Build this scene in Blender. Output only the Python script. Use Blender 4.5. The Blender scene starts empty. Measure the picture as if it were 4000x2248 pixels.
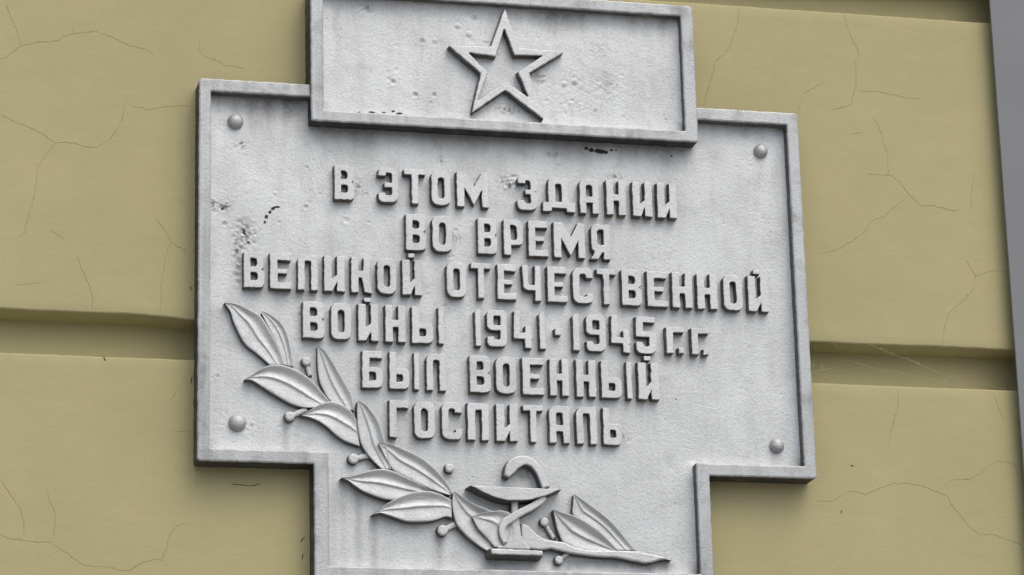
import bpy, math, random
import numpy as np
from mathutils import Vector, Matrix
from mathutils.geometry import delaunay_2d_cdt
import zlib

random.seed(7); rng = np.random.default_rng(7)
scene = bpy.context.scene
col = scene.collection

# ------------------------------------------------------------------ camera
PW, PH, FPX = 4000.0, 2248.0, 11600.0            # photograph size and focal length in its pixels
YAW, PITCH, ROLL = 0.24366962, 0.28098883, -0.02473662
FRAME_D = 0.046                                   # front of the plaque's main border, metres off the wall
CAM = Vector((0.0, -4.77366 - FRAME_D, 1.60))
_f = Vector((math.sin(YAW)*math.cos(PITCH), math.cos(YAW)*math.cos(PITCH), math.sin(PITCH)))
_r0 = Vector((math.cos(YAW), -math.sin(YAW), 0)); _u0 = _r0.cross(_f)
_r = _r0*math.cos(ROLL) + _u0*math.sin(ROLL); _u = -_r0*math.sin(ROLL) + _u0*math.cos(ROLL)
cam_data = bpy.data.cameras.new('camera'); cam_ob = bpy.data.objects.new('camera', cam_data); col.objects.link(cam_ob)
cam_ob.matrix_world = Matrix(((_r.x, _u.x, -_f.x, CAM.x), (_r.y, _u.y, -_f.y, CAM.y), (_r.z, _u.z, -_f.z, CAM.z), (0, 0, 0, 1)))
cam_data.sensor_fit = 'HORIZONTAL'; cam_data.sensor_width = 36.0; cam_data.lens = FPX*36.0/PW
cam_data.clip_start = 0.05; cam_data.clip_end = 200.0
scene.camera = cam_ob

# ------------------------------------------------------------------ light
SUN_EL, SUN_AZ = math.radians(56), math.radians(22)     # azimuth measured from the wall's outward normal towards +X
world = bpy.data.worlds.new('World'); scene.world = world; world.use_nodes = True
wn = world.node_tree; wn.nodes.clear()
sky = wn.nodes.new('ShaderNodeTexSky'); sky.sky_type = 'NISHITA'; sky.sun_disc = False
sky.sun_elevation = SUN_EL; sky.sun_rotation = math.pi - SUN_AZ
sky.air_density = 0.6; sky.dust_density = 5.0; sky.ozone_density = 0.3
bg = wn.nodes.new('ShaderNodeBackground'); bg.inputs['Strength'].default_value = 0.15
wo = wn.nodes.new('ShaderNodeOutputWorld')
wn.links.new(sky.outputs[0], bg.inputs[0]); wn.links.new(bg.outputs[0], wo.inputs[0])
sun_d = bpy.data.lights.new('sun', 'SUN'); sun_d.energy = 0.85; sun_d.angle = math.radians(95); sun_d.color = (1.0, 0.985, 0.96)
sun = bpy.data.objects.new('sun', sun_d); col.objects.link(sun)
sdir = Vector((math.cos(SUN_EL)*math.sin(SUN_AZ), -math.cos(SUN_EL)*math.cos(SUN_AZ), math.sin(SUN_EL)))
sun.rotation_euler = sdir.to_track_quat('Z', 'Y').to_euler(); sun.location = (2, -3, 7)
vs = scene.view_settings; vs.view_transform = 'Standard'; vs.look = 'None'; vs.gamma = 1.0; vs.exposure = 0.20
vs.use_curve_mapping = False

# ------------------------------------------------------------------ pixel -> point on a plane parallel to the wall
def P(px, py, d):
    """point (X, Z) where the ray through photo pixel meets the plane d metres in front of the wall"""
    dr = _f + _r*((px - PW/2)/FPX) - _u*((py - PH/2)/FPX)
    t = (-d - CAM.y)/dr.y
    q = CAM + dr*t
    return (q.x, q.z)
def PP(pts, d): return [P(x, y, d) for x, y in pts]
def mean(v): return sum(v)/len(v)

# ------------------------------------------------------------------ materials
def new_mat(name):
    m = bpy.data.materials.new(name); m.use_nodes = True
    nt = m.node_tree; nt.nodes.clear()
    out = nt.nodes.new('ShaderNodeOutputMaterial'); b = nt.nodes.new('ShaderNodeBsdfPrincipled')
    nt.links.new(b.outputs[0], out.inputs[0])
    pos = nt.nodes.new('ShaderNodeNewGeometry')
    return m, nt, b, pos.outputs['Position']
def noise(nt, vec, scale, detail=3.0, rough=0.55, stretch=None, dist=0.0):
    if stretch:
        mp = nt.nodes.new('ShaderNodeMapping'); mp.inputs['Scale'].default_value = stretch
        nt.links.new(vec, mp.inputs[0]); vec = mp.outputs[0]
    n = nt.nodes.new('ShaderNodeTexNoise'); n.inputs['Scale'].default_value = scale
    n.inputs['Detail'].default_value = detail; n.inputs['Roughness'].default_value = rough
    n.inputs['Distortion'].default_value = dist
    nt.links.new(vec, n.inputs['Vector']); return n.outputs['Fac']
def ramp(nt, fac, stops):
    r = nt.nodes.new('ShaderNodeValToRGB'); e = r.color_ramp.elements
    while len(e) < len(stops): e.new(0.5)
    for el, (p, c) in zip(e, stops):
        el.position = p; el.color = (*c, 1) if isinstance(c, tuple) else (c, c, c, 1)
    nt.links.new(fac, r.inputs[0]); return r.outputs[0]
def mix(nt, fac, a, b, mode='MIX'):
    m = nt.nodes.new('ShaderNodeMix'); m.data_type = 'RGBA'; m.blend_type = mode
    for sock, v in ((m.inputs[0], fac), (m.inputs[6], a), (m.inputs[7], b)):
        if isinstance(v, bpy.types.NodeSocket): nt.links.new(v, sock)
        elif isinstance(v, tuple): sock.default_value = (*v, 1)
        else: sock.default_value = v
    return m.outputs[2]
def math_n(nt, op, a, b=0.0, clamp=False):
    m = nt.nodes.new('ShaderNodeMath'); m.operation = op; m.use_clamp = clamp
    for sock, v in ((m.inputs[0], a), (m.inputs[1], b)):
        if isinstance(v, bpy.types.NodeSocket): nt.links.new(v, sock)
        else: sock.default_value = v
    return m.outputs[0]
def bump(nt, b, layers):
    prev = None
    for h, strength, dist in layers:
        n = nt.nodes.new('ShaderNodeBump'); n.inputs['Strength'].default_value = strength; n.inputs['Distance'].default_value = dist
        nt.links.new(h, n.inputs['Height'])
        if prev: nt.links.new(prev, n.inputs['Normal'])
        prev = n.outputs[0]
    nt.links.new(prev, b.inputs['Normal'])

def silver_material(name, tint, dirt):
    m, nt, b, pos = new_mat(name)
    tone = noise(nt, pos, 9.0, 4.0)
    c = ramp(nt, tone, [(0.3, tuple(x*0.90 for x in tint)), (0.7, tint)])
    speck = noise(nt, pos, 330.0, 2.0)
    c = mix(nt, ramp(nt, speck, [(0.56, 0.0), (0.76, 0.55)]), c, (0.24, 0.24, 0.235))
    streak = noise(nt, pos, 1.0, 4.0, 0.6, (38.0, 38.0, 5.0))
    blot = noise(nt, pos, 21.0, 5.0, 0.62, None, 0.4)
    g = math_n(nt, 'ADD', math_n(nt, 'MULTIPLY', ramp(nt, streak, [(0.46, 0.0), (0.78, 1.0)]), dirt*0.7),
               math_n(nt, 'MULTIPLY', ramp(nt, blot, [(0.52, 0.0), (0.80, 1.0)]), dirt))
    at = nt.nodes.new('ShaderNodeAttribute'); at.attribute_name = 'grime'
    fine = noise(nt, pos, 120.0, 4.0, 0.7)
    ga = math_n(nt, 'MULTIPLY', at.outputs['Fac'], ramp(nt, fine, [(0.25, 0.55), (0.65, 1.2)]))
    g = math_n(nt, 'ADD', g, ga, True)
    c = mix(nt, g, c, (0.115, 0.112, 0.10))
    ch = nt.nodes.new('ShaderNodeAttribute'); ch.attribute_name = 'chip'
    chip = ramp(nt, math_n(nt, 'MULTIPLY', ch.outputs['Fac'], ramp(nt, fine, [(0.3, 0.2), (0.6, 1.4)])), [(0.42, 0.0), (0.52, 1.0)])
    c = mix(nt, chip, c, (0.022, 0.022, 0.026))
    nt.links.new(c, b.inputs['Base Color'])
    b.inputs['Metallic'].default_value = 0.45
    nt.links.new(ramp(nt, g, [(0.0, 0.54), (0.8, 0.88)]), b.inputs['Roughness'])
    bump(nt, b, [(noise(nt, pos, 200.0, 3.0, 0.65), 0.5, 0.0016), (noise(nt, pos, 480.0, 2.0), 0.45, 0.0008)])
    return m
M_PANEL = silver_material('silver_paint_field', (0.553, 0.600, 0.610), 0.17)
M_BORDER = silver_material('silver_paint_border', (0.455, 0.494, 0.505), 0.46)
M_RELIEF = silver_material('silver_paint_relief', (0.560, 0.602, 0.607), 0.18)
M_RIVET = silver_material('silver_paint_rivet', (0.49, 0.51, 0.515), 0.18)

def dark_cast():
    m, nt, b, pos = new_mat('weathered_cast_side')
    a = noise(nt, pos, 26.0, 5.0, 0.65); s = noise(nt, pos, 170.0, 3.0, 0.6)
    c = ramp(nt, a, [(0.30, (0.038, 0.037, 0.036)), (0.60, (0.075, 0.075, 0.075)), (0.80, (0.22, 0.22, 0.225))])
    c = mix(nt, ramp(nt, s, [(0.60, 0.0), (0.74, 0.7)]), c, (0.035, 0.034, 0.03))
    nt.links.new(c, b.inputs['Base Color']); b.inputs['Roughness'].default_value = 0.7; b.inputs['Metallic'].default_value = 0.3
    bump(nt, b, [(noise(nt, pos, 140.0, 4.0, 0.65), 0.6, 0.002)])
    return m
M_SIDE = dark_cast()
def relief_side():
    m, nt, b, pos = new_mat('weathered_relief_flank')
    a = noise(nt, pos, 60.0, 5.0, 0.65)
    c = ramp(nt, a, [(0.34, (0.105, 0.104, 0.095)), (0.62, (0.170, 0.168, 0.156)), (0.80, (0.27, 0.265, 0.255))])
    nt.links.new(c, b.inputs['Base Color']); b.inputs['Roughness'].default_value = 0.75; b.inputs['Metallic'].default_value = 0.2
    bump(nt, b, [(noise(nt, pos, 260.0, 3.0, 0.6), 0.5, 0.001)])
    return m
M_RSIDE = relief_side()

def plaster():
    m, nt, b, pos = new_mat('olive_plaster_paint')
    a = noise(nt, pos, 2.6, 4.0, 0.6); d = noise(nt, pos, 8.0, 6.0, 0.65)
    c = ramp(nt, a, [(0.32, (0.374, 0.355, 0.188)), (0.68, (0.416, 0.393, 0.210))])
    c = mix(nt, ramp(nt, d, [(0.50, 0.0), (0.82, 0.55)]), c, (0.458, 0.388, 0.216))
    c = mix(nt, ramp(nt, noise(nt, pos, 1.0, 5.0, 0.6, (2.5, 2.5, 14.0)), [(0.5, 0.0), (0.8, 0.22)]), c, (0.340, 0.330, 0.196))
    c = mix(nt, 1.0, c, ramp(nt, noise(nt, pos, 520.0, 2.0, 0.6), [(0.3, 0.91), (0.7, 1.06)]), 'MULTIPLY')
    c = mix(nt, 1.0, c, ramp(nt, noise(nt, pos, 1.0, 4.0, 0.6, (22.0, 22.0, 160.0)), [(0.3, 0.98), (0.7, 1.015)]), 'MULTIPLY')
    sp = noise(nt, pos, 95.0, 2.0, 0.5)
    c = mix(nt, ramp(nt, sp, [(0.745, 0.0), (0.79, 0.5)]), c, (0.16, 0.14, 0.08))
    nt.links.new(c, b.inputs['Base Color']); b.inputs['Roughness'].default_value = 0.72
    b.inputs['Specular IOR Level'].default_value = 0.3
    bump(nt, b, [(noise(nt, pos, 14.0, 4.0, 0.5, (1.0, 1.0, 1.8)), 0.25, 0.004), (noise(nt, pos, 420.0, 3.0, 0.6), 0.45, 0.0008)])
    return m
M_WALL = plaster()

def simple(name, c, rough=0.7, metal=0.0, var=0.15, scale=40.0, spec=0.5):
    m, nt, b, pos = new_mat(name)
    n = noise(nt, pos, scale, 4.0)
    nt.links.new(ramp(nt, n, [(0.3, tuple(x*(1-var) for x in c)), (0.7, tuple(x*(1+var) for x in c))]), b.inputs['Base Color'])
    b.inputs['Roughness'].default_value = rough; b.inputs['Metallic'].default_value = metal
    b.inputs['Specular IOR Level'].default_value = spec
    return m
M_CRACK = simple('crack_dark_plaster', (0.340, 0.318, 0.170), 0.9, 0, 0.25, 60.0, 0.1)  # cracks get a darker olive than the wall paint
M_SPECK = simple('dark_debris', (0.07, 0.055, 0.03), 0.9, 0, 0.3, 200.0, 0.1)
M_WEB = simple('cobweb_silk', (0.46, 0.43, 0.30), 0.6, 0, 0.1, 60.0, 0.3)
M_PIPE = simple('grey_sheet_paint', (0.195, 0.212, 0.222), 0.8, 0, 0.04, 6.0, 0.4)

# ------------------------------------------------------------------ mesh helpers
def link(name, me, parent=None):
    o = bpy.data.objects.new(name, me); col.objects.link(o)
    if parent: o.parent = parent
    return o
def empty(name, loc=(0, 0, 0), parent=None):
    o = bpy.data.objects.new(name, None); o.empty_display_size = 0.05; col.objects.link(o)
    o.location = loc
    if parent: o.parent = parent
    return o
def tag(o, label, cat):
    o['label'] = label; o['category'] = cat
def area2(p): return sum(p[i][0]*p[(i+1) % len(p)][1] - p[(i+1) % len(p)][0]*p[i][1] for i in range(len(p)))

def round_poly(pts, step=0.004):
    """pts: (x, y) or (x, y, r). returns dense outline with arcs at rounded corners"""
    n = len(pts); out = []
    for i in range(n):
        p = Vector(pts[i][:2]); r = pts[i][2] if len(pts[i]) > 2 else 0.0
        a = Vector(pts[i-1][:2]); b = Vector(pts[(i+1) % n][:2])
        da, db = (a-p), (b-p)
        la, lb = da.length, db.length
        if r < 1e-5 or la < 1e-7 or lb < 1e-7: out.append(p); continue
        da /= la; db /= lb
        ang = da.angle(db)
        t = min(r/math.tan(ang/2), la*0.49, lb*0.49); rr = t*math.tan(ang/2)
        s, e = p+da*t, p+db*t
        bis = (da+db).normalized(); c = p + bis*(rr/math.sin(ang/2))
        k = max(3, int(rr*(math.pi-ang)/0.0016)); k = min(k, 14)
        v0, v1 = s-c, e-c; full = v0.angle_signed(v1) if v0.length > 1e-9 else 0
        for j in range(k+1):
            w = v0.copy(); th = full*j/k; cs, sn = math.cos(-th), math.sin(-th)
            out.append(c + Vector((w.x*cs - w.y*sn, w.x*sn + w.y*cs)))
    res = []
    for i in range(len(out)):
        a, b = out[i], out[(i+1) % len(out)]
        L = (b-a).length
        if L < 1e-6: continue
        k = max(1, int(round(L/step)))
        for j in range(k): res.append(a.lerp(b, j/k))
    return res

def wobble(pts, amp, seed):
    r = random.Random(seed); n = len(pts)
    ks = [(r.uniform(0.012, 0.05), r.uniform(0, 6.28), r.uniform(.4, 1)) for _ in range(5)]
    s = 0; out = []
    for i in range(n):
        a, p, b = pts[i-1], pts[i], pts[(i+1) % n]
        s += (p-a).length
        t = (b-a)
        if t.length < 1e-9: out.append(p); continue
        nn = Vector((t.y, -t.x)).normalized()
        w = sum(c*math.sin(s*6.28/L+ph) for L, ph, c in ks)/3.0 + r.uniform(-.6, .6)
        out.append(p + nn*w*amp)
    return out

def offset(pts, d):
    """move outline outward (CCW) by d"""
    n = len(pts); out = []
    for i in range(n):
        a, p, b = pts[i-1], pts[i], pts[(i+1) % n]
        e1 = (p-a); e2 = (b-p)
        n1 = Vector((e1.y, -e1.x)); n2 = Vector((e2.y, -e2.x))
        if n1.length > 1e-9: n1.normalize()
        if n2.length > 1e-9: n2.normalize()
        m = n1+n2
        if m.length < 1e-6: out.append(p+n1*d); continue
        m.normalize(); c = max(0.55, m.dot(n1 if n1.length > .5 else m))
        out.append(p + m*(d/c))
    return out

def prism_mesh(name, contours, d0, d1, bev, draft=0.0, wob=0.0003, step=0.004, mats=(None,), outer_side=0, inner_side=0, origin=(0, 0)):
    """relief block: contours[0] outer outline, rest are holes, in (X, Z); from depth d0 to d1 off the wall."""
    verts, faces, mi = [], [], []
    fronts = []
    for ci, c in enumerate(contours):
        pts = round_poly(c, step)
        ccw = area2(pts) > 0
        if (ci == 0) != ccw: pts.reverse()
        pts = wobble(pts, wob, zlib.crc32(repr((name, ci, round(pts[0].x*1e4), round(pts[0].y*1e4))).encode()) & 0xffff)
        rings = [(offset(pts, draft), d0), (pts, d1-bev), (offset(pts, -bev*0.30), d1-bev*0.30), (offset(pts, -bev), d1)]
        n = len(pts); base = len(verts)
        for rp, d in rings:
            for p in rp: verts.append((p.x-origin[0], -d, p.y-origin[1]))
        for k in range(3):
            for i in range(n):
                j = (i+1) % n
                faces.append((base+k*n+i, base+k*n+j, base+(k+1)*n+j, base+(k+1)*n+i))
                mi.append((outer_side if ci == 0 else inner_side) if k == 0 else 0)
        fronts.append((base+3*n, rings[3][0]))
    idx, v2, ed = [], [], []
    for b0, pts in fronts:
        k0 = len(v2); n = len(pts)
        idx += [b0+i for i in range(n)]; v2 += [Vector((p.x, p.y)) for p in pts]; ed += [(k0+i, k0+(i+1) % n) for i in range(n)]
    rv, _, rf, ov, _, _ = delaunay_2d_cdt(v2, ed, [], 1, 1e-7)
    vmap = []
    for i, p in enumerate(rv):
        if ov[i]: vmap.append(idx[ov[i][0]])
        else: vmap.append(len(verts)); verts.append((p.x-origin[0], -d1, p.y-origin[1]))
    loops = [np.array([(p.x, p.y) for p in f[1]]) for f in fronts]
    def in_loop(x, y, L):
        x1, y1 = L[:, 0], L[:, 1]; x2, y2 = np.roll(x1, -1), np.roll(y1, -1)
        c = ((y1 > y) != (y2 > y)); xx = x1 + (y-y1)*(x2-x1)/np.where(np.abs(y2-y1) < 1e-12, 1e-12, y2-y1)
        return int((c & (x < xx)).sum()) & 1
    for t in rf:
        A, B, C_ = rv[t[0]], rv[t[1]], rv[t[2]]
        cx, cy = (A.x+B.x+C_.x)/3, (A.y+B.y+C_.y)/3
        if sum(in_loop(cx, cy, L) for L in loops) % 2 == 0: continue
        ar = (B.x-A.x)*(C_.y-A.y) - (B.y-A.y)*(C_.x-A.x)
        f3 = tuple(vmap[k] for k in t)
        if len(set(f3)) < 3: continue
        faces.append(f3 if ar > 0 else f3[::-1]); mi.append(0)
    me = bpy.data.meshes.new(name); me.from_pydata(verts, [], faces)
    for m in mats: me.materials.append(m)
    me.polygons.foreach_set('material_index', mi); me.update()
    return me

def catmull(pts, n):
    p = [Vector(q) for q in pts]
    if len(p) == 2: return [p[0].lerp(p[1], i/(n-1)) for i in range(n)]
    ext = [p[0]*2-p[1]] + p + [p[-1]*2-p[-2]]
    dense = []
    for i in range(1, len(ext)-2):
        a, b, c, d = ext[i-1:i+3]
        for k in range(12):
            t = k/12
            dense.append(0.5*((2*b) + (c-a)*t + (2*a-5*b+4*c-d)*t*t + (3*b-3*c+d-a)*t**3))
    dense.append(p[-1])
    L = [0]
    for i in range(1, len(dense)): L.append(L[-1] + (dense[i]-dense[i-1]).length)
    out = []; j = 0
    for i in range(n):
        s = L[-1]*i/(n-1)
        while j < len(L)-2 and L[j+1] < s: j += 1
        w = (s-L[j])/max(1e-9, L[j+1]-L[j]); out.append(dense[j].lerp(dense[j+1], min(1, max(0, w))))
    return out

def tube_mesh(name, pts, rad, mat, seg=6):
    verts, faces = [], []
    n = len(pts); P3 = [Vector(p) for p in pts]
    for i in range(n):
        t = (P3[min(n-1, i+1)]-P3[max(0, i-1)]).normalized()
        a = t.cross(Vector((0, 1, 0.01))).normalized(); b = t.cross(a)
        r = rad[i] if isinstance(rad, (list, tuple)) else rad
        for k in range(seg):
            th = 2*math.pi*k/seg; verts.append(tuple(P3[i] + a*math.cos(th)*r + b*math.sin(th)*r))
    for i in range(n-1):
        for k in range(seg):
            faces.append((i*seg+k, i*seg+(k+1) % seg, (i+1)*seg+(k+1) % seg, (i+1)*seg+k))
    faces.append(tuple(range(seg))[::-1]); faces.append(tuple((n-1)*seg+k for k in range(seg)))
    me = bpy.data.meshes.new(name); me.from_pydata(verts, [], faces); me.materials.append(mat)
    for p in me.polygons: p.use_smooth = True
    return me

# ------------------------------------------------------------------ the wall: three plaster courses with recessed joints between them
M_GROUND = simple('bounce_pavement', (0.24, 0.235, 0.225), 0.9, 0, 0.2, 3.0, 0.2)
me = bpy.data.meshes.new('ground'); me.from_pydata([(-60, -60, 0), (60, -60, 0), (60, 60, 0), (-60, 60, 0)], [], [(0, 1, 2, 3)]); me.materials.append(M_GROUND)  # out-of-view ground, added to bounce light up onto wall and undersides
link('ground', me)['kind'] = 'structure'
wall = empty('plaster_wall', (1.2, 0, 0.0))
tag(wall, 'olive yellow painted plaster wall with hairline cracks and horizontal recessed joints', 'wall')
def to_parent(o, par):
    o.parent = par; o.matrix_parent_inverse = Matrix.Translation(-par.location)
GU = mean([P(x, y, 0)[1] for x, y in ((0, 1207), (750, 1237), (3170, 1336), (3963, 1371))])   # bottom edge of the course above the joint
GL = mean([P(x, y, 0)[1] for x, y in ((0, 1375), (750, 1398), (3178, 1500), (3976, 1534))])   # top edge of the course below it
TL = mean([P(x, y, 0)[1] for x, y in ((2700, 19), (3867, 83))])                               # top edge of the middle course
GH = GU - GL
X0, X1 = -1.6, 3.6
def course(zb, zt, seed):
    r = random.Random(seed)
    n = 420; verts, faces = [], []
    ph = [(r.uniform(.05, .6), r.uniform(0, 6.28), r.uniform(.3, 1)) for _ in range(7)]
    prof = 14
    for i in range(n):
        x = X0 + (X1-X0)*i/(n-1)
        w1 = sum(c*math.sin(x*6.28/L+p) for L, p, c in ph)*0.0003 + r.gauss(0, 0.00028)
        w2 = sum(c*math.sin(x*6.28/L+p+2) for L, p, c in ph)*0.0002 + r.gauss(0, 0.00018)
        if abs(zb-GU) < 1e-6:                        # the joint's edge sags next to the plaque's left side
            xa = P(757, 1230, 0)[0]; w1 -= 0.006*math.exp(-((x-xa)/0.05)**2)
        b, t = zb+w1, zt+w2
        rb = 0.004
        pr = [(0.051, b-0.005)]
        for k in range(5):
            a = math.pi/2*k/4; pr.append((-(-rb+rb*math.sin(a)), b+rb*(1-math.cos(a))))
        pr += [(0.0, b+0.02), (0.0, t-0.02)]
        rt = 0.0030
        for k in range(5):
            a = math.pi/2*k/4; pr.append((rt*(1-math.cos(a)), t-rt*(1-math.sin(a))))
        pr.append((0.051, t+0.001))
        for y, z in pr: verts.append((x, y, z))
    m = len(verts)//n
    for i in range(n-1):
        for k in range(m-1):
            a = i*m+k; faces.append((a, a+m, a+m+1, a+1))
    me = bpy.data.meshes.new('plaster_course'); me.from_pydata(verts, [], faces); me.materials.append(M_WALL)
    me.polygons.foreach_set('use_smooth', [True]*len(me.polygons)); me.update()
    o = link('plaster_course', me); to_parent(o, wall); return o
course(TL+GH, TL+GH+2.2, 1); course(GU, TL, 2); course(0.0, GL, 3)
me = bpy.data.meshes.new('joint_backing')
me.from_pydata([(X0, .050, 0.0), (X1, .050, 0.0), (X1, .050, TL+GH+2.2), (X0, .050, TL+GH+2.2),
                (X0, .25, 0.0), (X1, .25, 0.0), (X1, .25, TL+GH+2.2), (X0, .25, TL+GH+2.2)], [],
               [(0, 1, 2, 3), (5, 4, 7, 6), (1, 5, 6, 2), (4, 0, 3, 7), (3, 2, 6, 7), (4, 5, 1, 0)])
me.materials.append(M_WALL); to_parent(link('joint_backing', me), wall)

# cracks: thin fissures with ragged lips traced along their real courses
CR = []
def addc(ox, oy, s, *lines):
    for w, l in lines: CR.append((w, [(ox+x/s, oy+y/s) for x, y in l]))
addc(0, 0, 1.448,
 (1.0, [(35,10),(55,90),(95,165),(110,220),(120,262)]),
 (1.4, [(0,335),(40,325),(75,290),(120,262),(180,242),(250,235),(330,230),(360,205),(420,188),(480,180),(545,175),(600,200),(680,230),(740,260),(820,278),(870,303)]),
 (.8, [(420,188),(410,150)]), (.9, [(1130,215),(1132,310)]), (1.1, [(1145,312),(1200,335),(1250,350),(1275,372),(1330,375),(1380,388)]),
 (1.3, [(10,648),(60,680),(130,705),(200,735),(240,755),(290,790),(320,808),(400,805),(450,815),(490,830),(535,835),(590,805),(630,780),(655,740),(680,700),(700,640),(718,548)]),
 (1.0, [(745,602),(790,605),(835,622),(880,612),(950,602),(1070,598)]),
 (.7, [(310,812),(260,875),(215,940),(210,1000),(190,1130),(160,1220),(140,1310),(110,1340)]),
 (.9, [(880,1240),(930,1300),(968,1365),(1010,1395),(1060,1420)]), (.8, [(968,1365),(945,1430)]), (.7, [(285,1300),(360,1350)]))
addc(0, 1000, 1.16,
 (1.0, [(350,0),(380,80),(405,130),(418,190),(420,245)]), (.8, [(748,0),(740,80),(728,130),(730,200),(725,260)]),
 (1.0, [(0,1010),(35,1060),(70,1110),(95,1150),(108,1210),(110,1270)]),
 (1.4, [(0,1260),(40,1280),(100,1285),(160,1295),(230,1295),(270,1325),(310,1350),(350,1385),(390,1405),(450,1405),(500,1410),(550,1425),(590,1425),(640,1390),(700,1372),(735,1378),(755,1320),(765,1270),(800,1222),(850,1212)]),
 (.7, [(215,1060),(225,1110),(250,1160),(250,1220),(240,1285)]), (.7, [(765,660),(800,620)]), (.7, [(790,800),(862,788)]), (.6, [(60,132),(190,118)]))
addc(2700, 0, 1.448,
 (1.3, [(272,40),(265,130),(240,210),(205,290),(135,345),(120,430),(95,500),(70,600)]),
 (1.2, [(865,75),(885,160),(910,225),(945,280),(948,320),(932,345),(935,420),(930,490),(918,530),(908,590),(860,605),(800,620)]),
 (.9, [(630,535),(670,505),(740,475)]), (.9, [(630,560),(605,632)]), (.8, [(945,515),(1060,518),(1130,535),(1230,555),(1300,555)]),
 (.6, [(1030,660),(1070,740),(1085,800),(1110,860),(1115,980)]),
 (1.1, [(1000,985),(1130,990),(1180,1025),(1220,1085),(1260,1120),(1300,1165),(1380,1165),(1450,1185),(1500,1192),(1520,1180)]),
 (1.1, [(1235,1100),(1180,1150),(1125,1190),(1100,1220),(1020,1250),(985,1310),(930,1350),(860,1390),(830,1410),(740,1435)]),
 (.7, [(1580,1185),(1590,1040),(1610,980)]), (.6, [(905,758),(970,745)]))
addc(2700, 1000, 1.16,
 (1.1, [(1245,20),(1290,90),(1280,150),(1230,205),(1175,250),(1150,310),(1140,405)]), (.9, [(1290,90),(1350,70),(1430,66)]),
 (.9, [(940,612),(935,700),(905,790),(895,870)]),
 (1.2, [(560,1108),(630,1115),(670,1090),(720,1062),(790,1080),(850,1055),(910,1030),(990,1030),(1060,1045),(1110,1068),(1160,1085),(1190,1140),(1240,1200),(1260,1230),(1310,1262)]),
 (1.0, [(1150,1035),(1190,1012),(1260,1012),(1310,985),(1350,950),(1390,930),(1440,935),(1500,965)]),
 (.8, [(1310,1262),(1370,1260),(1430,1285),(1500,1310)]), (.7, [(1370,625),(1390,680),(1420,750)]))
def ribbon(name, px, width, mat, seed, d=0.0006, parent=None, jag=1.0):
    r = random.Random(seed)
    c = [Vector(P(x, y, d)) for x, y in px]
    L = sum((c[i+1]-c[i]).length for i in range(len(c)-1))
    n = max(4, int(L/0.0045)); q = []
    # resample straight pieces with jitter
    acc = [0]
    for i in range(len(c)-1): acc.append(acc[-1]+(c[i+1]-c[i]).length)
    j = 0
    for i in range(n+1):
        s = L*i/n
        while j < len(acc)-2 and acc[j+1] < s: j += 1
        w = (s-acc[j])/max(1e-9, acc[j+1]-acc[j]); q.append(c[j].lerp(c[j+1], w) + Vector((r.gauss(0, .0006*jag), r.gauss(0, .0006*jag))))
    verts, faces = [], []
    for i, p in enumerate(q):
        t = (q[min(n, i+1)]-q[max(0, i-1)]).normalized(); nn = Vector((-t.y, t.x))
        e = min(1, 8*i/n+.15, 8*(n-i)/n+.15)
        w = width*0.5*e*r.uniform(.55, 1.35)
        for sgn, dd in ((-1, 0.0), (-.5, d), (.5, d), (1, 0.0)):
            pp = p + nn*w*sgn; verts.append((pp.x, -dd, pp.y))
    for i in range(n):
        for k in range(3):
            a = i*4+k; faces.append((a, a+1, a+5, a+4))
    me = bpy.data.meshes.new(name); me.from_pydata(verts, [], faces); me.materials.append(mat)
    o = link(name, me)
    if parent: to_parent(o, parent)
    return o
for i, (w, l) in enumerate(CR): ribbon('crack', l, 0.00120*w, M_CRACK, 100+i, 0.0004, wall)
for i, (w, l) in enumerate([(4, [(405,1393),(408,1402)]), (5.5, [(410,1402),(411,1412)]), (5, [(3322,1817),(3336,1822)]), (4, [(3287,1992),(3288,2006)]),
                            (3.5, [(1170,2120),(1182,2108),(1192,2098)]), (3, [(1010,1893),(1012,1888)]), (4, [(1178,2190),(1186,2160)]),
                            (3, [(905,1890),(960,1898),(1000,1896),(1012,1893)]), (4, [(748,1290),(752,1262)]), (4, [(745,1500),(750,1470)]), (4, [(742,1120),(752,1135)])]):
    ribbon('blemish', l, 0.00045*w, M_SPECK, 300+i, 0.0009, wall, 0.6)

# ------------------------------------------------------------------ flat grey sheet-metal panel standing just off the wall
SD_ = 0.026
pxl = mean([P(3866, 0, SD_)[0], P(3998, 1800, SD_)[0]]); PWID = 0.60
pan = empty('metal_panel', (pxl+PWID/2, 0, 0))
tag(pan, 'flat pale grey sheet metal panel fixed upright in front of the yellow plaster', 'panel')
def slab(name, x0, x1, z0, z1, d0, d1, bv, mat, par):
    o = link(name, prism_mesh(name, [[(x0, z0), (x1, z0), (x1, z1), (x0, z1)]], d0, d1, bv, 0, 0.0002, 0.02, (mat,))); to_parent(o, par); return o
slab('sheet', pxl, pxl+PWID, 0.0, TL+GH+1.6, SD_-.004, SD_, .001, M_PIPE, pan)
for xo in (.22, .42): slab('rail', pxl+xo, pxl+xo+.04, 0.05, TL+GH+1.5, -.002, SD_-.003, .001, M_PIPE, pan)

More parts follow.
